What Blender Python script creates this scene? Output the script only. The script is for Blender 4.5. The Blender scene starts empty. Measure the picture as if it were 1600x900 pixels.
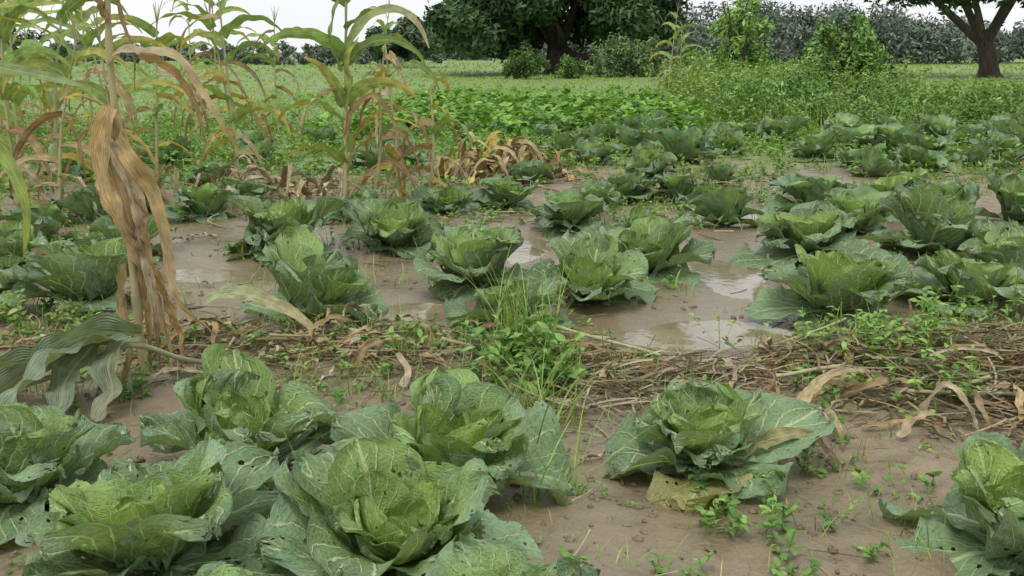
import bpy, math, random
import numpy as np
rng=np.random.default_rng(11)
S=bpy.context.scene
pi=math.pi
# ---------------------------------------------------------------- helpers
def vnoise(x,y,seed=0):
    x=np.asarray(x,float);y=np.asarray(y,float)
    xi=np.floor(x).astype(np.int64);yi=np.floor(y).astype(np.int64)
    fx=x-xi;fy=y-yi;fx=fx*fx*(3-2*fx);fy=fy*fy*(3-2*fy)
    def h(a,b):
        n=(a*374761393+b*668265263+seed*1274126177)&0xffffffff
        n=((n^(n>>13))*1274126177)&0xffffffff
        return ((n^(n>>16))&0xffff)/65535.
    return (h(xi,yi)*(1-fx)+h(xi+1,yi)*fx)*(1-fy)+(h(xi,yi+1)*(1-fx)+h(xi+1,yi+1)*fx)*fy
def fbm(x,y,o=3,seed=0):
    r=0;a=.5;t=0
    for i in range(o):
        r=r+a*vnoise(x*2**i,y*2**i,seed+i*17);t+=a;a*=.5
    return r/t
def sst(a,b,x): 
    t=np.clip((x-a)/(b-a),0,1);return t*t*(3-2*t)
# puddles: x,y,rx,ry,angle
PUD=[(1.36,7.1,.30,.95,.05),(1.0,5.45,.50,.30,.1),(-.58,5.95,.45,.35,.2),(-2.85,6.35,.55,.35,0),(.15,7.95,.28,.9,-.2),(-2.0,7.0,.55,.4,0),(.45,6.9,.2,.3,0),(2.0,9.6,.25,.9,-.3)]
WL=-.022
def openmud(x,y):
    """1 where the soil is bare wet mud (furrow and flooded patch)"""
    m=np.exp(-(((x-.85)/.55)**2+((y-5.45)/.5)**2)**2)
    m=np.maximum(m,np.exp(-(((x-1.3)/.42)**2+((y-6.9)/1.2)**2)**2))
    for cx,cy,rx,ry,a in PUD: m=np.maximum(m,np.exp(-(((x-cx)/(rx+.05))**2+((y-cy)/(ry+.05))**2)**2))
    return m
def height(x,y):
    x=np.asarray(x,float);y=np.asarray(y,float)
    h=.10*(fbm(x*.5,y*.5,2,3)-.42)+.05*(fbm(x*2.1,y*2.1,3,5)-.5)+.018*(fbm(x*8,y*8,3,9)-.5)
    # soil bank between the two plots
    h=h+.05*np.exp(-((y-4.9)/.55)**2)*(1-np.exp(-((x-.8)/.6)**2)*.95)
    h=np.where(h<-.005,-.005+(h+.005)*.15,h)
    h=h+.012*(fbm(x*20,y*20,3,19)-.5)
    for cx,cy,rx,ry,a in PUD:
        dx=x-cx;dy=y-cy;c=math.cos(a);s=math.sin(a)
        d=((dx*c+dy*s)/rx)**2+((-dx*s+dy*c)/ry)**2
        w=np.exp(-d*1.0)
        h=h*(1-.85*w)-.05*w
    return h
def mesh_obj(name,V,F,col=None,luv=None,mat=None,smooth=True,extra=None,parent=None):
    V=np.asarray(V,np.float32);F=np.asarray(F,np.int32)
    me=bpy.data.meshes.new(name)
    me.vertices.add(len(V));me.vertices.foreach_set("co",V.ravel())
    me.loops.add(F.size);me.loops.foreach_set("vertex_index",F.ravel())
    me.polygons.add(len(F))
    me.polygons.foreach_set("loop_start",np.arange(0,F.size,4,dtype=np.int32))
    me.polygons.foreach_set("loop_total",np.full(len(F),4,np.int32))
    me.polygons.foreach_set("use_smooth",np.full(len(F),smooth))
    me.update(calc_edges=True)
    if col is not None:
        a=me.attributes.new("Col",'FLOAT_COLOR','POINT')
        c=np.ones((len(V),4),np.float32);c[:,:3]=col;a.data.foreach_set("color",c.ravel())
    if luv is not None:
        a=me.attributes.new("luv",'FLOAT_VECTOR','POINT')
        c=np.zeros((len(V),3),np.float32);c[:,:luv.shape[1]]=luv;a.data.foreach_set("vector",c.ravel())
    if extra:
        for k,v in extra.items():
            a=me.attributes.new(k,'FLOAT','POINT');a.data.foreach_set("value",np.asarray(v,np.float32))
    if mat: me.materials.append(mat)
    o=bpy.data.objects.new(name,me);S.collection.objects.link(o)
    if parent: o.parent=parent
    return o
class Acc:
    def __init__(s): s.V=[];s.F=[];s.C=[];s.U=[];s.n=0
    def add(s,V,F,C,U=None):
        V=np.asarray(V,float);C=np.asarray(C,float)
        if C.ndim==1: C=np.tile(C,(len(V),1))
        if U is None: U=np.zeros((len(V),2))+.5
        s.V.append(V);s.F.append(np.asarray(F)+s.n);s.C.append(C);s.U.append(U[:,:2]);s.n+=len(V)
    def obj(s,name,mat,**k):
        return mesh_obj(name,np.vstack(s.V),np.vstack(s.F),np.vstack(s.C),np.vstack(s.U),mat,**k)
def gridF(n,m):
    i=np.arange(n-1)[:,None];j=np.arange(m-1)[None,:]
    a=i*m+j
    return np.stack([a,a+1,a+m+1,a+m],-1).reshape(-1,4)
def ribbons(P,az,e0,e1,L,W,K=4,fold=.25,col=(.1,.2,.05),daz=0,roll=0,prof='grass',tip=None,vary=.25):
    P=np.asarray(P,float);N=len(P)
    b=lambda v:np.broadcast_to(np.asarray(v,float),(N,))
    az,e0,e1,L,W,daz,roll,fold=map(b,(az,e0,e1,L,W,daz,roll,fold))
    s=np.linspace(0,1,K+1)
    e=e0[:,None]+(e1-e0)[:,None]*s;A=az[:,None]+daz[:,None]*s
    T=np.stack([np.cos(e)*np.cos(A),np.cos(e)*np.sin(A),np.sin(e)],-1)
    st=(T[:,1:]+T[:,:-1])/2*(L/K)[:,None,None]
    M=np.concatenate([np.zeros((N,1,3)),np.cumsum(st,1)],1)+P[:,None]
    sd=np.stack([-np.sin(A),np.cos(A),0*A],-1);nm=np.cross(T,sd)
    r=roll[:,None,None]
    sd2=sd*np.cos(r)+nm*np.sin(r);nm2=np.cross(T,sd2)
    if prof=='grass': w=(1-s)**.7*.9+.05
    elif prof=='leaf': w=np.sin(pi*np.clip(s,0.03,.985)**.8)**.8
    elif prof=='straw': w=np.ones(K+1)*.9
    elif prof=='round': w=np.sin(pi*np.clip(s,0.02,.98)**.75)**.55
    w=w[None,:,None]*(W/2)[:,None,None]
    f=fold[:,None,None]
    Lf=M-sd2*w-nm2*w*f*-1;Rt=M+sd2*w+nm2*w*f
    V=np.stack([Lf,M,Rt],2).reshape(-1,3)
    base=(np.arange(N)*(K+1)*3)[:,None]
    F=(base[:,:,None]+gridF(K+1,3)[None]).reshape(-1,4)
    C=np.asarray(col,float)
    if C.ndim==1: C=np.tile(C,(N,1))
    C=C*(1+vary*(rng.random((N,1))*2-1))
    CC=np.repeat(C[:,None],K+1,1)
    if tip is not None: CC=CC*(1-s[None,:,None]**2)+np.asarray(tip)*s[None,:,None]**2
    CC=np.repeat(CC[:,:,None],3,2).reshape(-1,3)
    U=np.zeros((N,K+1,3,2));U[...,0]=np.array([0,.5,1]);U[...,1]=s[None,:,None]
    return V,F,CC,U.reshape(-1,2)
def spline(pts,n):
    pts=np.asarray(pts,float);m=len(pts)
    d=np.r_[0,np.cumsum(np.linalg.norm(np.diff(pts,axis=0),axis=1))];d/=d[-1]
    g=np.gradient(pts,d,axis=0);t=np.linspace(0,1,n);out=[]
    for q in t:
        i=min(max(np.searchsorted(d,q)-1,0),m-2);h=d[i+1]-d[i];u=(q-d[i])/h
        out.append((2*u**3-3*u*u+1)*pts[i]+(u**3-2*u*u+u)*h*g[i]+(-2*u**3+3*u*u)*pts[i+1]+(u**3-u*u)*h*g[i+1])
    return np.array(out)
def tube(pts,rad,ns=8):
    pts=np.asarray(pts,float);n=len(pts);rad=np.broadcast_to(np.asarray(rad,float),(n,))
    T=np.gradient(pts,axis=0);T/=np.linalg.norm(T,axis=1)[:,None]+1e-9
    ref=np.array([1,0,0.]) if abs(T[0][0])<.8 else np.array([0,1.,0])
    a=np.cross(T,ref);a/=np.linalg.norm(a,axis=1)[:,None]+1e-9;b=np.cross(T,a)
    th=np.linspace(0,2*pi,ns+1)
    V=pts[:,None]+rad[:,None,None]*(np.cos(th)[None,:,None]*a[:,None]+np.sin(th)[None,:,None]*b[:,None])
    return V.reshape(-1,3),gridF(n,ns+1)
def strip(pts,width,K=22,fold=.25,wave=.15,roll=0,twist=0,seed=0,col=(.2,.3,.1),col2=None,crumple=0,blunt=False,nf=7):
    r=np.random.default_rng(seed)
    M=spline(pts,K+1);s=np.linspace(0,1,K+1)
    T=np.gradient(M,axis=0);T/=np.linalg.norm(T,axis=1)[:,None]+1e-9
    h=M[-1]-M[0];h[2]=0
    hn=h/(np.linalg.norm(h)+1e-6) if np.linalg.norm(h)>.02 else np.array([1,0,0.])
    up=np.array([0,0,1.])
    ref=np.cross(hn,up);sd=np.tile(-ref,(K+1,1))
    sd=sd-T*(sd*T).sum(1)[:,None];sd/=np.linalg.norm(sd,axis=1)[:,None]+1e-9
    nm=np.cross(T,sd)
    R=(roll+twist*s)[:,None]
    sd,nm=sd*np.cos(R)+nm*np.sin(R),nm*np.cos(R)-sd*np.sin(R)
    w=np.minimum(1,(s+.12)*5)**.5*np.maximum(1-s,.02)**(.3 if blunt else .6)*width/2
    w=w*(1-crumple*.5*(r.random(K+1)))
    t=np.linspace(-1,1,7)
    ph=r.random()*6;ph2=r.random()*6
    wv=(wave*(np.sin(s*nf*pi+ph)[:,None]*np.where(t<0,1,0)+np.sin(s*nf*1.2*pi+ph2)[:,None]*np.where(t>=0,1,0)))*np.abs(t)**1.5
    off=(fold*np.abs(t)[None,:]+wv)*w[:,None]
    if crumple: off=off+crumple*width*(r.random((K+1,7))-.5)*1.0
    V=M[:,None]+sd[:,None]*(t[None,:,None]*w[:,None,None])+nm[:,None]*off[...,None]
    C=np.tile(np.asarray(col,float),(K+1,1))
    if col2 is not None:
        k=(s**1.3)[:,None];C=C*(1-k)+np.asarray(col2)*k
    C=C*(1+.25*(r.random((K+1,1))-.5))
    C=np.repeat(C[:,None],7,1).reshape(-1,3)
    U=np.zeros((K+1,7,2));U[...,0]=(t+1)/2;U[...,1]=s[:,None]*np.linalg.norm(np.diff(M,axis=0),axis=1).sum()
    return V.reshape(-1,3),gridF(K+1,7),C,U.reshape(-1,2)
# ---------------------------------------------------------------- materials
class NT:
    def __init__(s,name):
        s.m=bpy.data.materials.new(name);s.m.use_nodes=True;s.t=s.m.node_tree;s.t.nodes.clear()
    def n(s,typ,inp=None,**kw):
        x=s.t.nodes.new(typ)
        for k,v in kw.items(): setattr(x,k,v)
        if inp:
            for k,v in inp.items():
                if isinstance(v,bpy.types.NodeSocket): s.t.links.new(v,x.inputs[k])
                else: x.inputs[k].default_value=v
        return x
    def math(s,op,a,b=0.,c=0.):
        x=s.n('ShaderNodeMath',{0:a,1:b,2:c},operation=op);return x.outputs[0]
    def mix(s,f,a,b,bt='MIX'):
        x=s.n('ShaderNodeMix',data_type='RGBA',blend_type=bt)
        for k,v in ((0,f),(6,a),(7,b)):
            if isinstance(v,bpy.types.NodeSocket): s.t.links.new(v,x.inputs[k])
            else: x.inputs[k].default_value=v if k==0 else (*v,1)
        return x.outputs[2]
    def mr(s,v,a,b,c=0.,d=1.,smooth=True):
        x=s.n('ShaderNodeMapRange',{0:v,1:a,2:b,3:c,4:d},interpolation_type='SMOOTHSTEP' if smooth else 'LINEAR');return x.outputs[0]
    def noise(s,vec,scale,detail=3,rough=.55,dist=0):
        x=s.n('ShaderNodeTexNoise',{'Scale':scale,'Detail':detail,'Roughness':rough,'Distortion':dist})
        if vec is not None: s.t.links.new(vec,x.inputs['Vector'])
        return x.outputs[0]
    def attr(s,name): return s.n('ShaderNodeAttribute',attribute_name=name)
    def out(s,sh): 
        o=s.n('ShaderNodeOutputMaterial');s.t.links.new(sh,o.inputs[0]);return s.m
def leafshader(N,col,bump=None,rough=.5,trans=.25,spec=.35,alpha=None):
    d={'Base Color':col,'Roughness':rough,'Specular IOR Level':spec}
    if bump is not None: d['Normal']=bump
    m=N.n('ShaderNodeBsdfPrincipled',d).outputs[0]
    if trans>0:
        tcol=N.mix(1.,col,(1.25,1.15,.5),'MULTIPLY')
        t=N.n('ShaderNodeBsdfTranslucent',{'Color':tcol}).outputs[0]
        m=N.n('ShaderNodeMixShader',{0:trans,1:m,2:t}).outputs[0]
    if alpha is not None:
        tr=N.n('ShaderNodeBsdfTransparent').outputs[0]
        m=N.n('ShaderNodeMixShader',{0:alpha,1:m,2:tr}).outputs[0]
    return m
def mat_cabbage(full=True):
    N=NT("cabbage_leaf");a=N.attr("Col");l=N.attr("luv")
    tc=N.n('ShaderNodeTexCoord').outputs['Object']
    sep=N.n('ShaderNodeSeparateXYZ',{0:l.outputs['Vector']})
    u,v,rnd=sep.outputs[0],sep.outputs[1],sep.outputs[2]
    n1=N.noise(tc,14,3)
    au=N.math('ABSOLUTE',u)
    wid=N.math('MULTIPLY_ADD',v,-.08,.11)
    mid=N.mr(N.math('DIVIDE',au,wid),.4,1.,1,0)
    q=N.math('SUBTRACT',v,N.math('MULTIPLY',N.math('POWER',au,.85),.6))
    q=N.math('MULTIPLY_ADD',n1,.12,q)
    q=N.math('ADD',q,N.math('MULTIPLY',N.math('SIGN',u),.05))
    fr=N.math('ABSOLUTE',N.math('SUBTRACT',N.math('FRACT',N.math('MULTIPLY',q,5.6)),.5))
    thick=N.math('MULTIPLY_ADD',au,-.085,.135)
    side=N.mr(N.math('DIVIDE',fr,thick),.2,1.,1,0)
    side=N.math('MULTIPLY',side,N.mr(au,.75,1.,1,.3))
    n2=N.noise(tc,5,2)
    def tint(n,lo,hi):
        return N.n('ShaderNodeCombineColor',{0:N.mr(n,.3,.7,lo,hi),1:N.mr(n,.3,.7,lo+.04,hi-.03),2:N.mr(n,.3,.7,lo,hi)}).outputs[0]
    c=N.mix(1.,a.outputs['Color'],tint(n2,.75,1.2),'MULTIPLY')
    if not full:
        vein=N.math('MAXIMUM',mid,N.math('MULTIPLY',side,.85))
        c=N.mix(1.,c,tint(n1,.8,1.2),'MULTIPLY')
        c=N.mix(N.math('MULTIPLY',vein,.7),c,(.52,.62,.32))
        bp=N.n('ShaderNodeBump',{'Strength':.7,'Distance':.01,'Height':N.math('SUBTRACT',n1,vein)}).outputs[0]
        return N.out(leafshader(N,c,bp,.55,.2,.3))
    q2=N.math('ADD',N.math('MULTIPLY',v,.35),N.math('MULTIPLY',au,1.))
    q2=N.math('MULTIPLY_ADD',n1,.2,q2)
    fr2=N.math('ABSOLUTE',N.math('SUBTRACT',N.math('FRACT',N.math('MULTIPLY',q2,9.)),.5))
    sec=N.mr(fr2,.02,.09,1,0)
    comb=N.n('ShaderNodeCombineXYZ',{0:N.math('MULTIPLY',u,.6),1:v,2:rnd}).outputs[0]
    vo=N.n('ShaderNodeTexVoronoi',{'Vector':comb,'Scale':20.},feature='DISTANCE_TO_EDGE').outputs['Distance']
    ret=N.mr(vo,.0,.10,1,0)
    vein=N.math('MAXIMUM',mid,N.math('MAXIMUM',N.math('MULTIPLY',side,.95),N.math('MAXIMUM',N.math('MULTIPLY',ret,.22),N.math('MULTIPLY',sec,.3))))
    n3=N.noise(tc,60,4)
    c=N.mix(1.,c,tint(n3,.82,1.17),'MULTIPLY')
    c=N.mix(N.math('MULTIPLY',vein,.82),c,(.60,.69,.38))
    hv=N.n('ShaderNodeTexVoronoi',{'Vector':tc,'Scale':30.,'Randomness':1.})
    cl=N.noise(N.n('ShaderNodeVectorMath',{0:tc,1:l.outputs['Vector']},operation='ADD').outputs[0],5.5,2)
    rad=N.mr(cl,.48,.72,0,.42)
    hd=N.math('ADD',hv.outputs['Distance'],N.math('MULTIPLY',N.math('SUBTRACT',n3,.5),.22))
    hole=N.math('MULTIPLY',N.math('LESS_THAN',hd,rad),N.math('LESS_THAN',mid,.5))
    # ragged, chewed margins
    n5=N.noise(N.n('ShaderNodeVectorMath',{0:tc,1:comb},operation='ADD').outputs[0],26,3)
    ed=N.math('ADD',N.math('MAXIMUM',au,v),N.math('MULTIPLY',N.math('SUBTRACT',n5,.58),.55))
    hole=N.math('MAXIMUM',hole,N.math('GREATER_THAN',ed,.985))
    brown=N.math('MULTIPLY',N.mr(N.math('SUBTRACT',hd,rad),0.,.08,1,0),N.mr(rad,0.,.1))
    brown=N.math('MAXIMUM',brown,N.mr(ed,.95,.985,0,.6))
    c=N.mix(N.math('MULTIPLY',brown,.45),c,(.34,.31,.15))
    hgt=N.math('ADD',N.math('MULTIPLY',N.math('MAXIMUM',mid,side),-.9),N.math('MULTIPLY',N.mr(vo,0,.3),.3))
    hgt=N.math('ADD',hgt,N.math('MULTIPLY',sec,-.2))
    hgt=N.math('ADD',hgt,N.math('MULTIPLY',n3,.2))
    bp=N.n('ShaderNodeBump',{'Strength':.75,'Distance':.006,'Height':hgt}).outputs[0]
    return N.out(leafshader(N,c,bp,.58,.24,.28,hole))
def mat_leaf(name,stripe=False,trans=.3,rough=.5,spec=.3,scale=30):
    N=NT(name);a=N.attr("Col");l=N.attr("luv")
    tc=N.n('ShaderNodeTexCoord').outputs['Object']
    n1=N.noise(tc,scale,2)
    k=N.mr(n1,.25,.75,.72,1.25)
    c=N.mix(1.,a.outputs['Color'],N.n('ShaderNodeCombineColor',{0:k,1:k,2:k}).outputs[0],'MULTIPLY')
    sep=N.n('ShaderNodeSeparateXYZ',{0:l.outputs['Vector']});u=sep.outputs[0];v=sep.outputs[1]
    au=N.math('ABSOLUTE',N.math('SUBTRACT',u,.5));bp=None
    if stripe:
        st=N.math('SINE',N.math('MULTIPLY',u,95.))
        nn=N.noise(N.n('ShaderNodeCombineXYZ',{0:N.math('MULTIPLY',u,9.),1:N.math('MULTIPLY',v,5.)}).outputs[0],3.,4)
        c=N.mix(N.math('MULTIPLY',N.mr(st,.0,1.),.22),c,(.5,.48,.3))
        kk=N.mr(nn,.3,.7,.65,1.25)
        c=N.mix(1.,c,N.n('ShaderNodeCombineColor',{0:kk,1:kk,2:kk}).outputs[0],'MULTIPLY')
        c=N.mix(N.mr(au,.03,.055,.6,0),c,(.5,.5,.3))
        bp=N.n('ShaderNodeBump',{'Strength':.5,'Distance':.003,'Height':N.math('ADD',st,N.math('MULTIPLY',nn,2.))}).outputs[0]
    return N.out(leafshader(N,c,bp,rough,trans,spec))
def mat_ground():
    N=NT("muddy_soil")
    g=N.n('ShaderNodeNewGeometry').outputs['Position']
    gr=N.attr("green").outputs['Fac'];wet=N.attr("wet").outputs['Fac']
    n1=N.noise(g,.9,4);n2=N.noise(g,6,5,.65);n3=N.noise(g,38,5,.7);n4=N.noise(g,140,3)
    c=N.mix(N.mr(n1,.35,.65),(.27,.21,.125),(.35,.28,.175))
    c=N.mix(N.mr(n2,.42,.68,0,.85),c,(.19,.142,.083))
    c=N.mix(N.mr(n3,.42,.75,0,.5),c,(.40,.33,.215))
    c=N.mix(N.mr(n4,.5,.72,0,.5),c,(.11,.084,.052))
    c=N.mix(N.math('MULTIPLY',wet,.6),c,(.19,.148,.095))
    gc=N.mix(N.mr(n2,.35,.65),(.13,.21,.045),(.22,.33,.075))
    gc=N.mix(N.mr(n3,.5,.8,0,.5),gc,(.07,.1,.03))
    gm=N.mr(N.math('ADD',gr,N.math('MULTIPLY',N.math('SUBTRACT',n2,.5),.9)),.35,.65)
    c=N.mix(gm,c,gc)
    ro=N.math('SUBTRACT',N.mr(n1,.35,.65,.5,.8),N.math('MULTIPLY',wet,.46))
    ro=N.math('MAXIMUM',N.math('ADD',ro,N.math('MULTIPLY',N.math('SUBTRACT',n3,.5),.3)),.12)
    hh=N.math('ADD',N.math('MULTIPLY',n2,1.),N.math('MULTIPLY',n3,.5));hh=N.math('ADD',hh,N.math('MULTIPLY',n4,.15))
    bp=N.n('ShaderNodeBump',{'Strength':N.math('SUBTRACT',.8,N.math('MULTIPLY',wet,.55)),'Distance':.045,'Height':hh}).outputs[0]
    b=N.n('ShaderNodeBsdfPrincipled',{'Base Color':c,'Roughness':ro,'Specular IOR Level':.6,'Normal':bp})
    return N.out(b.outputs[0])
def mat_water():
    N=NT("muddy_water");g=N.n('ShaderNodeNewGeometry').outputs['Position']
    n=N.noise(g,3,3);n2=N.noise(g,14,2)
    c=N.mix(N.mr(n,.3,.7),(.22,.17,.108),(.31,.25,.165))
    bp=N.n('ShaderNodeBump',{'Strength':.18,'Distance':.01,'Height':n2}).outputs[0]
    return N.out(N.n('ShaderNodeBsdfPrincipled',{'Base Color':c,'Roughness':.07,'IOR':1.33,'Specular IOR Level':1.,'Normal':bp}).outputs[0])
def mat_bark():
    N=NT("bark");tc=N.n('ShaderNodeTexCoord').outputs['Object']
    mp=N.n('ShaderNodeMapping',{0:tc,'Scale':(3,3,.7)}).outputs[0]
    n=N.noise(mp,3,5,.7)
    c=N.mix(N.mr(n,.3,.7),(.035,.027,.02),(.12,.09,.065))
    bp=N.n('ShaderNodeBump',{'Strength':.8,'Distance':.08,'Height':n}).outputs[0]
    return N.out(N.n('ShaderNodeBsdfPrincipled',{'Base Color':c,'Roughness':.9,'Normal':bp}).outputs[0])
MC=mat_cabbage();MC2=mat_cabbage(False);MM=mat_leaf("maize_leaf",True,.25,.5,.3,12);MG=mat_leaf("grass_blade",False,.25,.5,.25,25)
MF=mat_leaf("tree_leaf",False,0,.6,.2,1.5);MS=mat_leaf("dry_straw",True,0,.75,.15,20)
MGR=mat_ground();MW=mat_water();MB=mat_bark()
# ---------------------------------------------------------------- ground
n=680
uu=np.linspace(-1,1,n);a=3.0;b=np.arcsinh(900/a)
gx=a*np.sinh(b*uu);gy=5.0+a*np.sinh(b*uu)
X,Y=np.meshgrid(gx,gy,indexing='xy');X=X.ravel();Y=Y.ravel()
fade=1-sst(60,120,np.hypot(X,Y))
Z=height(X,Y)*fade
def greenf(x,y):
    g=sst(9.5,16.5,y)*.85+.6*(fbm(x*.6,y*.6,3,31)-.5)
    g=g-.3*np.exp(-((x-3.4)/1.0)**2-((y-11.5)/1.6)**2)+.35*sst(-1,-4,x)*sst(7,11,y)
    g=g+.5*np.exp(-((y-5.0)/.5)**2)*(fbm(x*1.3,y*1.3,2,77)*1.4)
    g=g*(1-openmud(x,y))
    return np.clip(np.where(y>22,1,g),0,1)
wet=.9*openmud(X,Y)
for cx,cy,rx,ry,an in PUD: wet=np.maximum(wet,np.exp(-(((X-cx)/(rx+.35))**2+((Y-cy)/(ry+.35))**2)*.55))
wet=np.clip(wet+.8*sst(.46,.60,fbm(X*.9,Y*.9,3,55))*(Y<14)+.7*np.exp(-((X-.35)/.8)**2-((Y-3.1)/.4)**2),0,1)
G=greenf(X,Y)
mesh_obj("ground",np.stack([X,Y,Z],1),gridF(n,n),mat=MGR,extra={"green":G,"wet":wet})
for pi_,(cx,cy,rx,ry,an) in enumerate(PUD):
    th=np.linspace(0,2*pi,33);V=[];R=np.linspace(0.001,1.35,6)
    for r in R:
        for t in th:
            x=r*rx*math.cos(t);y=r*ry*math.sin(t);V.append((cx+x*math.cos(an)-y*math.sin(an),cy+x*math.sin(an)+y*math.cos(an),WL-.0008*pi_))
    mesh_obj("puddle",V,gridF(6,33),mat=MW)
# ---------------------------------------------------------------- cabbages
def leaf_surface(L,W,a0,a1,rc,flare,az,r0,z0,ns,nt,ruf,nf,r,zmin=None,bend=0,col=None,ecol=None):
    s=np.linspace(0,1,ns);t=np.linspace(-1,1,nt)
    e=a0+(a1-a0)*s**.8-flare*s**4
    dr=np.cos(e)*L/(ns-1);dz=np.sin(e)*L/(ns-1)
    rr=r0+np.r_[0,np.cumsum((dr[1:]+dr[:-1])/2)];zz=z0+np.r_[0,np.cumsum((dz[1:]+dz[:-1])/2)]
    w=W/2*(np.sin(pi*np.clip(s,0,.995)**1.35)**.5+.2*(1-s)**2)
    SS,TT=np.meshgrid(s,t,indexing='ij')
    lat=TT*w[:,None];ang=lat/rc
    la=rc*np.sin(ang);inw=rc*(1-np.cos(ang))*(1-.5*SS**3)
    edge=np.maximum(np.abs(TT),np.clip((SS-.35)/.65,0,1))
    th=np.arctan2(SS-.45,TT*.6)
    p1,p2,p3=r.random(3)*6.28
    ru=ruf*edge**3*(np.sin(nf*th+p1)+.6*np.sin(nf*1.83*th+p2)+.4*np.sin(nf*3.1*th+p3))
    ru=ru+ruf*.5*(fbm(SS*5+r.random()*50,TT*3+r.random()*50,3,int(r.integers(999)))-.5)*2
    ru=ru+.003*(fbm(SS*18+r.random()*50,TT*10+r.random()*50,2,int(r.integers(999)))-.5)*2
    nr=-np.sin(e)[:,None];nz=np.cos(e)[:,None]
    rad=rr[:,None]+nr*(inw+ru);z=zz[:,None]+nz*(inw+ru)
    la=la+bend*SS**2*L+ruf*.5*edge**3*np.sin(nf*2.3*th+p2)
    ca,sa=math.cos(az),math.sin(az)
    x=rad*ca-la*sa;y=rad*sa+la*ca
    if zmin is not None:
        z=np.where(z<zmin,zmin+(z-zmin)*.06+.008*np.abs(np.sin(nf*th+p1)),z)
    V=np.stack([x,y,z],-1).reshape(-1,3)
    k=np.clip(edge**2.5,0,1)[...,None]
    C=np.asarray(col)*(1-k)+np.asarray(ecol)*k
    C=C*(.80+.38*r.random())
    U=np.stack([TT,SS,np.full_like(SS,r.random()*20)],-1).reshape(-1,3)
    return V,C.reshape(-1,3),U
def cabbage_mesh(name,seed,hi=1.0,open_=0.,sprawl=1.,x=0,y=0,sc=1,rot=0,bright=1.,tilt=.08,mat=None):
    r=np.random.default_rng(seed)
    ns,nt=(28,27) if hi>1 else ((17,15) if hi>.5 else (11,9))
    V=[];F=[];C=[];U=[];nn=0
    inn=np.array([.34,.51,.13]);mid=np.array([.235,.37,.105]);out=np.array([.175,.285,.13]);blue=np.array([.215,.32,.20])
    o=open_
    # count,L,W,a0,a1,rc,flare,r0,z0,ruffle
    layers=[(3,.23,.22,.45,2.4-.5*o,.11,.0,.015,.07,.006,inn*1.1,inn),
            (4,.29,.28,.45,1.95-.45*o,.13,.5,.02,.06,.010,inn,inn*.85),
            (4,.37,.39,.5,1.70-.3*o,.17,1.1,.02,.045,.018,mid*1.1,mid*.8+blue*.25),
            (5,.41,.43,.48,1.34-.25*o,.21,1.1,.02,.04,.023,mid,blue),
            (4,.43,.42,.40,.58,.33,.9,.02,.03,.028,out,blue),
            (5,.45,.40,.30,-.45,.6,.2,.02,.025,.022,out*1.1,blue*1.1)]
    for li,(c,L,W,a0,a1,rc,fl,r0,z0,ruf,c1,c2) in enumerate(layers):
        ph=r.random()*6.28
        for i in range(c):
            if li==5 and r.random()<.35: continue
            if li==4 and r.random()<.15: continue
            az=ph+i*2*pi/c+r.normal()*.28
            k=1+r.normal()*.13
            if li>=4: k*=sprawl
            da=r.normal()*(.13 if li<3 else .3)
            yel=(li==5 and r.random()<.02)
            cc1,cc2=(np.array([.38,.36,.13]),np.array([.34,.30,.14])) if yel else (c1,c2)
            v,cl,u=leaf_surface(L*k,W*k*(1+r.normal()*.07),a0,a1+da,rc,fl*(1+.5*r.normal()),az,r0,z0,ns,nt,ruf*(1+.5*r.random()),r.uniform(4,7),r,zmin=.012,bend=r.normal()*.16,col=cc1*bright,ecol=cc2*bright)
            V.append(v);C.append(cl);U.append(u);F.append(gridF(ns,nt)+nn);nn+=len(v)
    tv,tf=tube([(0,0,-.03),(0,0,.03),(0,0,.08)],[.022,.025,.03],10)
    V.append(tv);F.append(tf+nn);C.append(np.tile([.3,.36,.2],(len(tv),1)));U.append(np.tile([.5,.5,0],(len(tv),1)));nn+=len(tv)
    V=np.vstack(V)
    o_=mesh_obj(name,V,np.vstack(F),np.vstack(C),np.vstack(U),mat or MC)
    o_.location=(x,y,float(height(x,y))-.005);o_.scale=(sc,sc,sc*(.98+.16*r.random()));o_.rotation_euler=(r.normal()*tilt,r.normal()*tilt,rot)
    return o_
near=[(-1.50,3.16,.72,.0),(-.95,2.72,.82,1.),(-.95,3.45,.74,.2),(-.31,2.76,.78,.5),(-.20,3.36,.78,.2),(.68,3.52,.74,.3),(1.42,2.84,.80,.4),(-.70,2.30,.48,.8),(.0,2.28,.48,.8)]
for i,(x,y,sc,o) in enumerate(near):
    cabbage_mesh("cabbage",100+i,2,o,1.04,x,y,sc,i*1.3,tilt=.1)
mids=[(-2.32,5.85,1.1),(-3.09,6.39,.7),(-1.08,5.62,1.05),(0.0,5.45,.74),(-.24,6.5,1.05),(.43,6.05,.85),(.88,6.85,.9),(1.72,5.72,1.0),(2.05,7.4,1.08),(2.55,5.95,1.0),(2.9,7.5,1.05),(-1.61,7.6,1.08),(-.83,7.6,1.0),(-3.52,8.05,.8),(-3.44,8.98,.81),(.46,8.64,.85),(1.11,10.2,.83),(1.70,8.81,.92),(2.63,9.52,1.),(3.42,9.52,1.05),(4.13,8.98,.95),(-.06,9.8,.8),(-2.59,9.15,.82),(-2.5,10.1,.8),(-3.3,9.5,.75),(3.05,6.48,1.),(-.55,9.34,.7),(1.54,10.1,.75),(2.61,8.34,.9),(-2.68,7.53,.8),(-3.38,7.29,.7),(3.6,8.98,.95),(2.15,6.45,.7),(.95,8.0,.6),(.75,9.6,.6),(-1.2,9.0,.65),(3.3,7.3,.7),(-1.9,8.6,.6)]
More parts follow.
